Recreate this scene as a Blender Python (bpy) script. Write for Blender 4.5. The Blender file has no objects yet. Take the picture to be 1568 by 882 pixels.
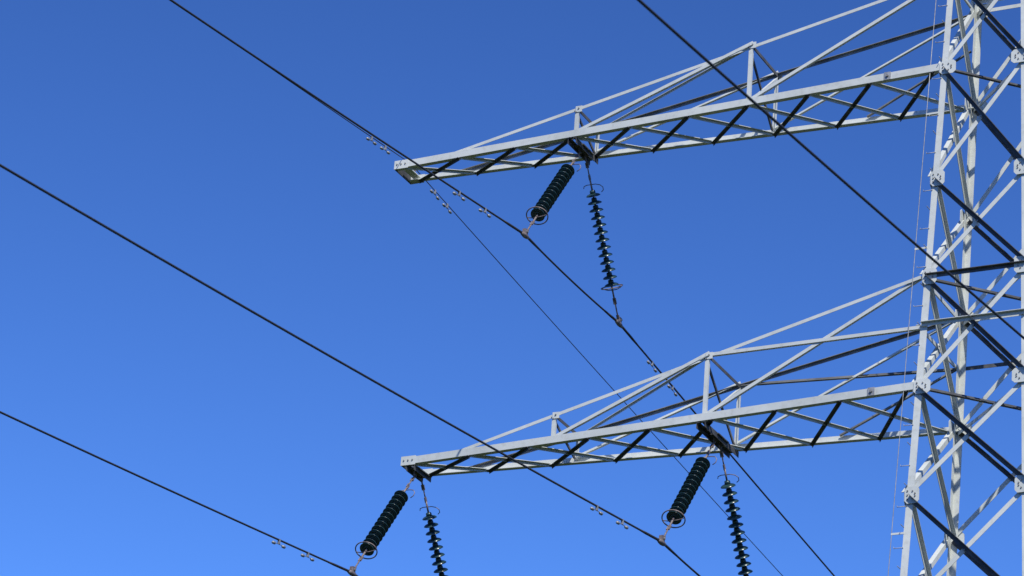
import bpy, bmesh, math, random
from mathutils import Vector as V, Matrix
random.seed(4)
scene=bpy.context.scene
CAMH=1.7
TX,TY=-21.75,59.78
SPAN=285.0

# ---------------------------------------------------------------- materials
def new_mat(name):
    m=bpy.data.materials.new(name); m.use_nodes=True
    nt=m.node_tree; return m,nt,nt.nodes['Principled BSDF']
def noise_mat(name,c1,c2,scale,rough,metal=0.0,bump=0.0,detail=6,spec=None,c3=None,fine=0.0):
    m,nt,b=new_mat(name)
    tc=nt.nodes.new('ShaderNodeTexCoord')
    n=nt.nodes.new('ShaderNodeTexNoise'); n.inputs['Scale'].default_value=scale; n.inputs['Detail'].default_value=detail
    n.inputs['Roughness'].default_value=.6
    nt.links.new(tc.outputs['Object'],n.inputs['Vector'])
    r=nt.nodes.new('ShaderNodeValToRGB'); r.color_ramp.elements[0].position=.32; r.color_ramp.elements[1].position=.68
    r.color_ramp.elements[0].color=(*c1,1); r.color_ramp.elements[1].color=(*c2,1)
    if c3:
        e=r.color_ramp.elements.new(.5); e.color=(*c3,1)
    nt.links.new(n.outputs['Fac'],r.inputs[0])
    src=r.outputs[0]
    if fine:     # small stains and chips
        n2=nt.nodes.new('ShaderNodeTexNoise'); n2.inputs['Scale'].default_value=9; n2.inputs['Detail'].default_value=4
        nt.links.new(tc.outputs['Object'],n2.inputs['Vector'])
        r2=nt.nodes.new('ShaderNodeValToRGB'); r2.color_ramp.elements[0].position=.30; r2.color_ramp.elements[1].position=.48
        r2.color_ramp.elements[0].color=(1-fine,1-fine*1.05,1-fine*1.15,1); r2.color_ramp.elements[1].color=(1,1,1,1)
        nt.links.new(n2.outputs['Fac'],r2.inputs[0])
        mm=nt.nodes.new('ShaderNodeMix'); mm.data_type='RGBA'; mm.blend_type='MULTIPLY'; mm.inputs[0].default_value=1
        nt.links.new(src,mm.inputs[6]); nt.links.new(r2.outputs[0],mm.inputs[7]); src=mm.outputs[2]
    nt.links.new(src,b.inputs['Base Color'])
    b.inputs['Roughness'].default_value=rough; b.inputs['Metallic'].default_value=metal
    if spec is not None: b.inputs['Specular IOR Level'].default_value=spec
    if bump:
        bp=nt.nodes.new('ShaderNodeBump'); bp.inputs['Strength'].default_value=bump; bp.inputs['Distance'].default_value=.01
        nt.links.new(n.outputs['Fac'],bp.inputs['Height']); nt.links.new(bp.outputs[0],b.inputs['Normal'])
    return m
STEEL=noise_mat('painted_steel',(.51,.53,.475),(.64,.66,.60),1.0,.55,0.0,c3=(.585,.605,.55),detail=8,spec=.25,fine=.10)
MID=noise_mat('shaded_steel_mid',(.12,.124,.12),(.28,.285,.27),1.8,.65,0.0,c3=(.18,.184,.178),detail=8,spec=.15)  # same steel with half shade put into its colour, for far-face ties and braces
DARK=noise_mat('shaded_steel_dark',(.055,.058,.062),(.15,.152,.15),2.5,.65,0.0,c3=(.09,.093,.096),detail=8,spec=.25)  # same steel with deep shade painted into the base colour of selected members
BOLT=noise_mat('bolt_steel',(.16,.16,.15),(.30,.29,.27),20,.6,.2)
RUST=noise_mat('weathered_fitting',(.12,.085,.07),(.30,.25,.225),14,.6,.2)
GALV=noise_mat('galvanised_fitting',(.22,.22,.21),(.42,.42,.4),12,.5,.3)
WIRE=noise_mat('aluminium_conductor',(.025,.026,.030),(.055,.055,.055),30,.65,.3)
PORC=noise_mat('glazed_insulator',(.012,.036,.040),(.03,.072,.072),9,.25,0.0,spec=.5)
CONC=noise_mat('concrete',(.25,.24,.22),(.38,.37,.34),5,.9,bump=.3)
GRASS=noise_mat('meadow_grass',(.018,.032,.010),(.055,.065,.025),.35,.95,c3=(.035,.05,.018),detail=12,spec=.1)

# ---------------------------------------------------------------- mesh builder
class MB:
    def __init__(s): s.v=[];s.f=[];s.m=[];s.mats=[];s.sm=[]
    def mi(s,m):
        if m not in s.mats: s.mats.append(m)
        return s.mats.index(m)
    def add(s,vs,fs,mat,smooth=False):
        o=len(s.v); s.v+= [tuple(x) for x in vs]; k=s.mi(mat)
        for f in fs: s.f.append([i+o for i in f]); s.m.append(k); s.sm.append(smooth)
    def obj(s,name,parent=None,loc=(0,0,0)):
        me=bpy.data.meshes.new(name); me.from_pydata(s.v,[],s.f)
        for m in s.mats: me.materials.append(m)
        me.polygons.foreach_set('material_index',s.m); me.polygons.foreach_set('use_smooth',s.sm)
        me.update()
        bm=bmesh.new(); bm.from_mesh(me); bmesh.ops.recalc_face_normals(bm,faces=bm.faces); bm.to_mesh(me); bm.free()
        o=bpy.data.objects.new(name,me); scene.collection.objects.link(o); o.location=loc
        if parent: o.parent=parent
        return o
    # angle-iron: heel runs P->Q, one leg along a, other along b
    def L(s,P,Q,a,b,sa,sb=None,t=.011,mat=None):
        P=V(P);Q=V(Q);sb=sb or sa; d=(Q-P).normalized()
        a=V(a);a=(a-d*a.dot(d)).normalized(); b=V(b);b=b-d*b.dot(d);b=(b-a*b.dot(a)).normalized()
        sec=[V((0,0,0)),a*sa,a*sa+b*t,a*t+b*t,a*t+b*sb,b*sb]
        vs=[P+x for x in sec]+[Q+x for x in sec]
        fs=[(i,(i+1)%6,(i+1)%6+6,i+6) for i in range(6)]
        fs+=[(0,1,2,3),(0,3,4,5),(6,9,8,7),(6,11,10,9)]
        s.add(vs,fs,mat or STEEL)
    def box(s,c,x,y,z,hx,hy,hz,mat):
        c=V(c);x=V(x).normalized()*hx;y=V(y).normalized()*hy;z=V(z).normalized()*hz
        vs=[c+i*x+j*y+k*z for i in(-1,1) for j in(-1,1) for k in(-1,1)]
        s.add(vs,[(0,1,3,2),(4,6,7,5),(0,4,5,1),(2,3,7,6),(0,2,6,4),(1,5,7,3)],mat)
    def tube(s,pts,r,mat,n=8,closed=False,caps=True):
        pts=[V(p) for p in pts]; vs=[];N=len(pts); ref=None
        for i,p in enumerate(pts):
            if closed: d=pts[(i+1)%N]-pts[i-1]
            else: d=pts[min(i+1,N-1)]-pts[max(i-1,0)]
            d.normalize()
            if ref is None: ref=V((0,0,1)) if abs(d.z)<.9 else V((1,0,0))
            x=(ref-d*ref.dot(d)).normalized(); ref=x; y=d.cross(x)
            rr=r[i] if isinstance(r,(list,tuple)) else r
            for k in range(n):
                an=2*math.pi*k/n; vs.append(p+(x*math.cos(an)+y*math.sin(an))*rr)
        fs=[]
        for i in range(N if closed else N-1):
            for k in range(n):
                a=i*n+k;b=i*n+(k+1)%n;c=((i+1)%N)*n
                fs.append((a,b,c+(k+1)%n,c+k))
        if not closed and caps: fs+=[tuple(range(n-1,-1,-1)),tuple((N-1)*n+k for k in range(n))]
        s.add(vs,fs,mat,True)
    def lathe(s,prof,M,mat,n=20):
        vs=[];N=len(prof)
        for r,z in prof:
            for k in range(n):
                an=2*math.pi*k/n; vs.append(M@V((r*math.cos(an),r*math.sin(an),z)))
        fs=[(i*n+k,i*n+(k+1)%n,(i+1)*n+(k+1)%n,(i+1)*n+k) for i in range(N-1) for k in range(n)]
        fs+=[tuple(range(n)),tuple((N-1)*n+k for k in range(n))]
        s.add(vs,fs,mat,True)
    def bolt(s,p,n,r=.018,h=.02):
        p=V(p);n=V(n).normalized(); x=n.orthogonal().normalized();y=n.cross(x)
        vs=[p+(x*math.cos(k*math.pi/3)+y*math.sin(k*math.pi/3))*r+n*q for q in(0,h) for k in range(6)]
        s.add(vs,[(k,(k+1)%6,(k+1)%6+6,k+6) for k in range(6)]+[tuple(range(6,12))],BOLT)

# ---------------------------------------------------------------- tower
def w(z):            # half width of body; z relative to camera height
    if z>22: return .9+.034*(33.8-z)
    return 1.301+.065*(22-z)
ZU,ZL=34.0,27.0
TIPT=.33
NODES=[36.2,34.0,31.5,29.35,27.0,24.75,22.3,19.7,16.8,13.6,10.0,6.0,1.6,-1.55]
G=lambda x,y,z: V((x,y,z+CAMH))
FACES=[(V((1,0,0)),V((0,-1,0))),(V((0,-1,0)),V((-1,0,0))),(V((-1,0,0)),V((0,1,0))),(V((0,1,0)),V((1,0,0)))]
UP=V((0,0,1))
def corner(u,n,sx,z): return u*(sx*w(z))+n*w(z)+UP*(z+CAMH)

def build_body():
    mb=MB()
    for sx in(-1,1):
        for sy in(-1,1):
            for za,zb in((36.45,29.3),(29.3,22),(22,-1.6)):
                s=.125 if za>30 else (.14 if za>25 else .17)
                mb.L(G(sx*w(za),sy*w(za),za),G(sx*w(zb),sy*w(zb),zb),(-sx,0,0),(0,-sy,0),s,t=.016)
    for fk,(u,n) in enumerate(FACES):
        for i in range(len(NODES)-1):
            z1,z0=NODES[i],NODES[i+1]
            s=.085 if z1>30 else .09 if z1>20 else .1
            A,B=corner(u,n,-1,z1),corner(u,n,1,z1); C,D=corner(u,n,-1,z0),corner(u,n,1,z0)
            o=n*.014; ins=.05
            # outside diagonal "\" with outstanding leg on its upper edge
            P=A+u*ins+o-UP*.03;Q=D-u*ins+o+UP*.07
            d=(Q-P).normalized(); e=(UP-d*d.z).normalized()
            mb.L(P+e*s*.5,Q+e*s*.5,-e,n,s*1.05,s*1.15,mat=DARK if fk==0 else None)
            # inside diagonal "/"
            P=B-u*ins-n*.03-UP*.03;Q=C+u*ins-n*.03+UP*.07
            d=(Q-P).normalized(); e=(UP-d*d.z).normalized()
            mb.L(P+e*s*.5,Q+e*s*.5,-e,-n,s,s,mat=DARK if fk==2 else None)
            X=(A+B+C+D)/4
            mb.bolt(X+n*.015,n,.022,.03)
            if z1<21:   # redundant members in the wide lower panels
                mid=(z1+z0)/2
                L0,R0=corner(u,n,-1,mid),corner(u,n,1,mid)
                for a_,b_ in((L0,(A+X)/2),(R0,(B+X)/2)):
                    mb.L(a_,b_,-UP,-n,.06)
        for z in (36.2,29.35,28.32,19.7,10.0):
            A,B=corner(u,n,-1,z),corner(u,n,1,z)
            s=.08
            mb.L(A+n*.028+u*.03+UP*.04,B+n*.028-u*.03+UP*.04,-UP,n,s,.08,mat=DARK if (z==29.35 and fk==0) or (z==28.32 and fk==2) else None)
        # gusset plates
        for z in NODES[:-1]:
            for sx in(-1,1):
                c=corner(u,n,sx,z)
                big=z in(ZU,ZL); hx=.17 if big else .145; hz=.15 if big else .17
                off=.0295
                cc=c-u*(sx*(hx-.025))+n*off
                # octagonal-ish plate
                k=.35
                pr=[(-1,-1+k),(-1,1-k),(-1+k,1),(1-k,1),(1,1-k),(1,-1+k),(1-k,-1),(-1+k,-1)]
                vs=[cc+u*(a*hx)+UP*(b*hz)+n*q for q in(0,.012) for a,b in pr]
                mb.add(vs,[tuple(range(8)),tuple(range(15,7,-1))]+[(j,(j+1)%8,(j+1)%8+8,j+8) for j in range(8)],STEEL)
                for bx,bz in((-.6,-.5),(-.6,.0),(-.6,.5),(.1,.45),(.45,.15),(.1,-.45),(.45,-.15)):
                    mb.bolt(cc+u*(-sx*bx*hx)+UP*(bz*hz)+n*.012,n,.015,.018)
    # plan bracing at the arm levels
    for z in(ZU-.02,ZL-.02,29.3,36.15):
        q=w(z)-.06
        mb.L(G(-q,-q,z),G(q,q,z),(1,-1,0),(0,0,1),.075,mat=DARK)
        mb.L(G(-q,q,z-.02),G(q,-q,z-.02),(1,1,0),(0,0,-1),.075)
    # small top cage
    q=w(36.45)
    for a,b in(((-q,-q),(q,-q)),((q,-q),(q,q)),((q,q),(-q,q)),((-q,q),(-q,-q))):
        mb.L(G(*a,36.45),G(*b,36.45),(0,0,-1),(-(a[0]+b[0]),-(a[1]+b[1]),0),.09)
    return mb

def build_arm(side,z,L,posts,tie_z,level,hang,ns):
    """side=-1 left, +1 right; posts = distances from tower axis"""
    mb=MB(); W=w(z)
    def hy(d): return W+(TIPT-W)*(d-W)/(L-W)
    def chord(d,sy,dz=0): return G(side*d,sy*(hy(d)+.03),z+dz)
    def tz(d):   # tie height above chord
        dt=L-1.15
        return (tie_z-z)*(dt-d)/(dt-W)
    def top(d,sy): return G(side*d,sy*(hy(d)+.0),z+max(tz(d),0)+.05)
    for sy in(-1,1):
        out=V((0,sy,0)); inn=-out
        mb.L(chord(L,sy,-.04),chord(W-.1,sy,-.04),UP,inn,.155,.12,t=.014)
        if sy<0:
            c=chord(2.05,sy,.04)+out*.008
            mb.box(c,(side,0,0),out,UP,.07,.008,.085,GALV)
            mb.bolt(c+out*.008,out,.03,.03)
        # top tie
        dt=L-1.15
        P=G(side*dt,sy*(hy(dt)+.012),z+.07); Q=G(side*W,sy*(w(tie_z)+.012),tie_z)
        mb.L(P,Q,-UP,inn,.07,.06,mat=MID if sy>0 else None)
        prev=None
        for d in posts+[None]:
            if d is not None:
                b=chord(d,sy,.05)+inn*.045; t_=top(d,sy)
                mb.L(b,t_,(side,0,0),inn,.085,.06)
                # gusset at head and foot of post
                mb.box(t_+out*.004-UP*.05,(side,0,0),out,UP,.075,.007,.07,STEEL)
                mb.bolt(t_+out*.01-UP*.04,out,.018,.02)
            if prev is not None:
                b=chord(prev,sy,.08)+inn*.055
                if d is not None: t_=top(d,sy)+inn*.02
                else: t_=G(side*W,sy*(w(tie_z)-.02),tie_z-.06)
                dd=(t_-b).normalized(); e=(UP-dd*dd.z).normalized()
                mb.L(b,t_,e,inn,.07,.06)
            prev=d
        if level:
            d=posts[-1]; lz=z+tz(d)+.0
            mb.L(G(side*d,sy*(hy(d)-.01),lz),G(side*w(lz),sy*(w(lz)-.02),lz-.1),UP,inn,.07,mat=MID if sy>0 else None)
        # extra brace in the last bay
        d=posts[-1]; dm=(d+W)/2
        if sy>0:
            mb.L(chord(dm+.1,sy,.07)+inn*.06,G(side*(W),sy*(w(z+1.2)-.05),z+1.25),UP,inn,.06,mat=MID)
    # cross frames at posts
    for d in posts:
        n_,f_=top(d,-1),top(d,1)
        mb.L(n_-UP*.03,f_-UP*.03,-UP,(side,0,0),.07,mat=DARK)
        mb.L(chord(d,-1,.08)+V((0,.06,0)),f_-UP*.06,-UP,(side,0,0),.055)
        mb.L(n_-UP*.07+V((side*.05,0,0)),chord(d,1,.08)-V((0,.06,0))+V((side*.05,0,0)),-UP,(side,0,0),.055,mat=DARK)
    # top-plane diagonal between posts
    if len(posts)>1:
        mb.L(top(posts[0],1)-UP*.03,top(posts[1],-1)-UP*.05,(0,0,-1),(side,0,0),.045)
    # double warren lacing of the bottom plane
    ds=[W+.15+(L-.4-W)*i/ns for i in range(ns+1)]
    for i in range(0,ns):
        a,b=ds[i],ds[i+1]
        s=.07
        # near inner -> far outer
        P=chord(a,-1,-.048)+V((0,.03,0)); Q=chord(b,1,-.048)-V((0,.03,0))
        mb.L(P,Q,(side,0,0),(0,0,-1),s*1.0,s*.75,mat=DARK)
        # near outer -> far inner : outstanding leg down
        P=chord(b,-1,-.012)+V((0,.045,0)); Q=chord(a,1,-.012)-V((0,.045,0))
        mb.L(P,Q,(side*-1,0,0),(0,0,-1),s*.85,s*.9)
    # hanger beams
    for d in hang:
        for k in(-.1,.1):
            P=chord(d+k,-1,-.06)+V((0,.01,0));Q=chord(d+k,1,-.06)-V((0,.01,0))
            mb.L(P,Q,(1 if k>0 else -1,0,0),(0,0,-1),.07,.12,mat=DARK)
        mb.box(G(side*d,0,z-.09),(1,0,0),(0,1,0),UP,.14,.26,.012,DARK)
        for yy in(-.14,.14):
            mb.box(G(side*d,yy,z-.15),(1,0,0),(0,1,0),UP,.012,.05,.07,RUST)
    # tip
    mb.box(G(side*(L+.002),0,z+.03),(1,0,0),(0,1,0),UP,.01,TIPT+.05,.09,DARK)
    for sy in(-1,1):
        mb.box(G(side*(L-.16),sy*(hy(L)+.046),z+.035),(1,0,0),(0,1,0),UP,.17,.008,.1,STEEL)
        for a in(-.1,0,.1): mb.bolt(G(side*(L-.16)+a,sy*(hy(L)+.054),z+.04),(0,sy,0),.016,.018)
    return mb

ARMS=[('upper',ZU,13.6,[9.15,5.13],36.15,False,[9.25],[9.25],9),('lower',ZL,12.72,[9.1,5.65],29.4,True,[5.74,12.5],[4.78,12.5],8)]
def tower(loc,first=None):
    e=bpy.data.objects.new('transmission_tower',None); scene.collection.objects.link(e); e.location=loc
    if first:
        for c in first.children:
            o=bpy.data.objects.new(c.name.split('.')[0],c.data); scene.collection.objects.link(o); o.parent=e; o.location=c.location
        return e
    build_body().obj('lattice_body',e)
    for nm,z,L,p,tzz,lv,hg,hg2,ns in ARMS:
        for side,sn in((-1,'west'),(1,'east')):
            build_arm(side,z,L,p,tzz,lv,hg if side<0 else hg2,ns).obj(f'{nm}_crossarm_{sn}',e)
    # earth wire saddles
    mb=MB()
    for side in(-1,1):
        x=side*13.42
        mb.box(G(x,0,ZU+.16),(1,0,0),(0,1,0),UP,.05,.16,.05,RUST)
        mb.box(G(x,0,ZU+.08),(1,0,0),(0,1,0),UP,.02,.06,.05,RUST)
        mb.box(G(x,0,ZU+.035),(1,0,0),(0,1,0),UP,.09,.32,.012,STEEL)
        mb.bolt(G(x,-.1,ZU+.2),UP,.02,.05);mb.bolt(G(x,.1,ZU+.2),UP,.02,.05)
    mb.obj('earth_wire_saddles',e)
    # climbing steps + fall arrest cable on the near west leg
    mb=MB(); pts=[]
    z=36.3
    while z>2:
        a=w(z)
        if int(z/.42)%2==0: mb.tube([G(-a+.02,-a-.01,z),G(-a-.17,-a-.01,z),G(-a-.17,-a-.01,z+.03)],.008,GALV,6)
        else: mb.tube([G(-a-.01,-a+.02,z),G(-a-.01,-a-.15,z)],.008,GALV,6)
        z-=.42
    for z in(36.2,33,30,27,24,21,18,14,10,6,2):
        a=w(z); mb.box(G(-a-.12,-a,z),(1,0,0),(0,1,0),UP,.13,.008,.02,STEEL)
    mb.tube([G(-w(z)-.24,-w(z),z) for z in(36.3,33,30,27,24,22,18,14,10,6,1)],.008,GALV,6)
    mb.obj('climbing_steps',e)
    mb=MB()
    for sx in(-1,1):
        for sy in(-1,1):
            q=w(-1.6)
            M=Matrix.Translation((sx*q,sy*q,0))
            mb.lathe([(.55,-.4),(.55,.12),(.5,.17)],M,CONC,24)
            mb.box((sx*(q-.05),sy*(q-.05),.18),(1,0,0),(0,1,0),UP,.22,.22,.02,STEEL)
    mb.obj('concrete_footings',e)
    return e
T0=tower((TX,TY,0))

# ---------------------------------------------------------------- insulator strings
LS=3.68
def string_mesh():
    mb=MB()
    # top links
    mb.tube([(0,0,0),(0,0,-.16)],.018,RUST,8)
    mb.box((0,0,-.17),(1,0,0),(0,1,0),UP,.035,.012,.06,RUST)
    mb.tube([(0,0,-.2),(0,0,-.42)],.014,RUST,8)
    mb.box((0,0,-.44),(1,0,0),(0,1,0),UP,.012,.035,.055,RUST)
    mb.tube([(0,0,-.48),(0,0,-.74)],.02,RUST,8)
    mb.bolt((.0,.012,-.17),(0,1,0),.02,.03)
    # upper arcing horn
    mb.tube([(0,0,-.6),(.1,0,-.6),(.2,.0,-.63),(.245,.03,-.69),(.23,.06,-.76),(.17,.08,-.8)],.009,RUST,6)
    mb.tube([(0,0,-.6),(-.1,0,-.6),(-.17,.0,-.62),(-.2,.03,-.67)],.009,RUST,6)
    N=13; p=.167; z0=-.74
    for i in range(N):
        M=Matrix.Translation((0,0,z0-i*p))
        mb.lathe([(.026,.018),(.052,.012),(.062,-.02),(.06,-.065),(.03,-.07)],M,PORC,14)
        mb.lathe([(.046,-.055),(.085,-.062),(.125,-.078),(.15,-.098),(.155,-.112),(.146,-.116),(.12,-.098),(.115,-.12),(.1,-.122),(.095,-.1),(.075,-.098),(.07,-.125),(.055,-.127),(.05,-.1),(.02,-.1)],M,PORC,28)
        mb.tube([(0,0,z0-i*p-.09),(0,0,z0-i*p-p-.005)],.022,RUST,8)
    zr=z0-N*p    # -2.91
    mb.tube([(0,0,zr),(0,0,zr-.28)],.02,RUST,8)
    mb.box((0,0,zr-.3),(1,0,0),(0,1,0),UP,.035,.014,.07,RUST)
    mb.tube([(0,0,zr-.33),(0,0,-LS+.1)],.016,RUST,8)
    # lower grading ring with spokes
    R=.235; zc=zr+.02
    ring=[(R*math.cos(a),R*.86*math.sin(a),zc) for a in [2*math.pi*k/40 for k in range(40)]]
    mb.tube(ring,.013,RUST,8,closed=True)
    for sx in(-1,1):
        mb.tube([(0,0,zr-.05),(sx*.1,0,zr-.045),(sx*(R-.04),0,zc-.03),(sx*R,0,zc)],.01,RUST,6)
    mb.box((0,0,-LS+.08),(1,0,0),(0,1,0),UP,.03,.016,.08,RUST)
    return mb
SM=None
SDATA=[(-9.25,ZU),(-5.74,ZL),(-12.5,ZL),(9.25,ZU),(4.78,ZL),(12.5,ZL)]   # x offset, z of the strings
def make_strings(base,parent=None):
    global SM
    for x,z in SDATA:
        for sy in(-1,1):
            top=G(x,sy*.14,z-.2); bot=G(x,sy*2.27,z-3.1)
            d=(bot-top); sc=d.length/LS
            Z=-d.normalized(); X=V((1,0,0)); Y=Z.cross(X).normalized()
            M=Matrix((X,Y,Z)).transposed().to_4x4(); M=Matrix.Translation(top+(V(base) if not parent else V((0,0,0))))@M@Matrix.Diagonal((1,1,sc,1))
            if SM is None:
                o=string_mesh().obj('insulator_string'); SM=o.data
            else:
                o=bpy.data.objects.new('insulator_string',SM); scene.collection.objects.link(o)
            if parent: o.parent=parent
            o.matrix_local=M
make_strings((TX,TY,0))

T1=tower((TX,TY+SPAN,0),T0); T2=tower((TX,TY-SPAN,0),T0)
for T in(T1,T2): make_strings(None,T)

# ---------------------------------------------------------------- wires
def wire(name,x,z,c,slope_n,slope_f,r,damp):
    mb=MB(); pts=[]
    def sagz(d,Ls,s): return -s*d+s/Ls*d*d
    Ls=SPAN-2*c
    ds=[]
    d=0
    while d<Ls/2: ds.append(d); d+= .5 if d<3 else (1.5 if d<40 else 6)
    half=ds+[Ls/2]
    full=half+[Ls-q for q in reversed(ds)]
    near=[G(TX+x,TY-c-q,z+sagz(q,Ls,slope_n)) for q in full][::-1]
    far=[G(TX+x,TY+c+q,z+sagz(q,Ls,slope_f)) for q in full]
    if c>0.5:
        mid=[G(TX+x,TY+c*k,z-.05*(1-k*k)) for k in(-.75,-.5,-.25,0,.25,.5,.75)]
    else: mid=[]
    mb.tube(near+mid+far,r,WIRE,8)
    o=mb.obj(name)
    # armour rods + clamps
    m2=MB()
    for sy,s in((-1,slope_n),(1,slope_f)):
        if c>0.5:
            a=[G(TX+x,TY+sy*(c-k),z-.05*(1-((c-k)/c)**2)) for k in(.7,.35,0)]+[G(TX+x,TY+sy*(c+k),z+sagz(k,Ls,s)) for k in(.35,.7,.95)]
            m2.tube(a,[r*1.05]+[r*1.35]*4+[r*1.05],WIRE,8)
            # boat clamp
            cpts=[G(TX+x,TY+sy*(c+k),z+zz) for k,zz in((-.17,-.005),(-.09,-.012),(0,-.015),(.09,-.022),(.17,-.032))]
            m2.tube(cpts,[.025,.045,.055,.045,.025],RUST,10)
            m2.box(G(TX+x,TY+sy*c,z+.05),(1,0,0),(0,1,0),UP,.04,.05,.07,RUST)
            m2.bolt(G(TX+x+.04,TY+sy*c,z+.06),(1,0,0),.025,.03);m2.bolt(G(TX+x-.04,TY+sy*c,z+.06),(-1,0,0),.025,.03)
        for k in damp:
            p=G(TX+x,TY+sy*(c+k),z+sagz(k,Ls,s)); dirv=V((0,sy,-s)).normalized(); upv=V((0,0,1))
            big=1.0 if c>.5 else .8
            m2.box(p-upv*.03,dirv,(1,0,0),upv,.022,.02,.05,GALV)
            h=.19*big; q=p-upv*.085
            m2.tube([q-dirv*h-upv*.012,q-dirv*h*.5,q,q+dirv*h*.5,q+dirv*h-upv*.012],.008,GALV,6)
            for sg in(-1,1):
                e_=q+dirv*sg*h-upv*.012
                m2.tube([e_-dirv*sg*.06,e_-dirv*sg*.04,e_+dirv*sg*.03,e_+dirv*sg*.05],[.015,.03,.03,.018],GALV,10)
    m2.obj('clamps_and_dampers',o)
    return o
CZ=-3.12
for side in(-1,1):
    wire('power_line',side*9.25,ZU+CZ,2.27,.135,.105,.020,(1.75,2.85))
    wire('power_line',-5.74 if side<0 else 4.78,ZL+CZ,2.27,.125,.105,.020,(1.75,2.85))
    wire('power_line',side*12.5,ZL+CZ,2.27,.127,.105,.020,(1.75,2.85))
    wire('earth_wire',side*13.42,ZU+.215,.1,.12,.095,.010,(1.05,1.65))

# ---------------------------------------------------------------- ground
bm=bmesh.new()
n=80; S=6000
for i in range(n+1):
    for j in range(n+1):
        u=(i/n*2-1);v=(j/n*2-1)
        x=S*u*abs(u)**1.5;y=S*v*abs(v)**1.5
        r=math.hypot(x,y)
        bm.verts.new((x,y,0 if r<450 else 8*math.sin(x*.0017)*math.cos(y*.0013)*min(1,(r-450)/800)))
bm.verts.ensure_lookup_table()
for i in range(n):
    for j in range(n):
        a=i*(n+1)+j; bm.faces.new((bm.verts[a],bm.verts[a+n+1],bm.verts[a+n+2],bm.verts[a+1]))
me=bpy.data.meshes.new('grass_field'); bm.to_mesh(me); bm.free(); me.materials.append(GRASS)
scene.collection.objects.link(bpy.data.objects.new('grass_field',me))

# ---------------------------------------------------------------- light
SUN_EL=math.radians(48); sd=V((.62,-.78,0)).normalized()   # horizontal direction towards the sun
tosun=V((sd.x*math.cos(SUN_EL),sd.y*math.cos(SUN_EL),math.sin(SUN_EL)))
ld=bpy.data.lights.new('sun','SUN'); ld.energy=4.7; ld.angle=math.radians(.53); ld.color=(1,.96,.89)
lo=bpy.data.objects.new('sun',ld); scene.collection.objects.link(lo); lo.rotation_euler=tosun.to_track_quat('Z','Y').to_euler(); lo.location=(0,0,60)
wd=bpy.data.worlds.new('World'); scene.world=wd; wd.use_nodes=True
nt=wd.node_tree; bg=nt.nodes['Background']
sky=nt.nodes.new('ShaderNodeTexSky'); sky.sky_type='NISHITA'; sky.sun_disc=False
sky.sun_elevation=SUN_EL; sky.sun_rotation=math.atan2(sd.x,sd.y)
sky.air_density=1.0; sky.dust_density=.3; sky.ozone_density=3.0; sky.altitude=300
gm=nt.nodes.new('ShaderNodeGamma'); gm.inputs[1].default_value=2.03
mx=nt.nodes.new('ShaderNodeMix'); mx.data_type='RGBA'; mx.blend_type='DARKEN'; mx.inputs[0].default_value=1.0
mx.inputs[7].default_value=(3.6,8.2,24,1)     # keep the haze of the clear sky low near the sun and the horizon
nt.links.new(sky.outputs[0],gm.inputs[0]); nt.links.new(gm.outputs[0],mx.inputs[6]); nt.links.new(mx.outputs[2],bg.inputs[0])
bg.inputs[1].default_value=.043

# ---------------------------------------------------------------- camera
yaw,pitch,roll=.4970,.4263,.0849
cd=bpy.data.cameras.new('camera'); co=bpy.data.objects.new('camera',cd); scene.collection.objects.link(co)
co.matrix_world=Matrix.Translation((0,0,CAMH))@Matrix.Rotation(yaw,4,'Z')@Matrix.Rotation(math.pi/2+pitch,4,'X')@Matrix.Rotation(roll,4,'Z')
cd.sensor_width=36; cd.lens=36*5447.05/1568; cd.clip_end=20000; cd.clip_start=.1
cd.dof.use_dof=True; cd.dof.focus_distance=73; cd.dof.aperture_fstop=2.4
scene.camera=co
scene.view_settings.view_transform='Standard'; scene.view_settings.look='None'; scene.view_settings.exposure=0
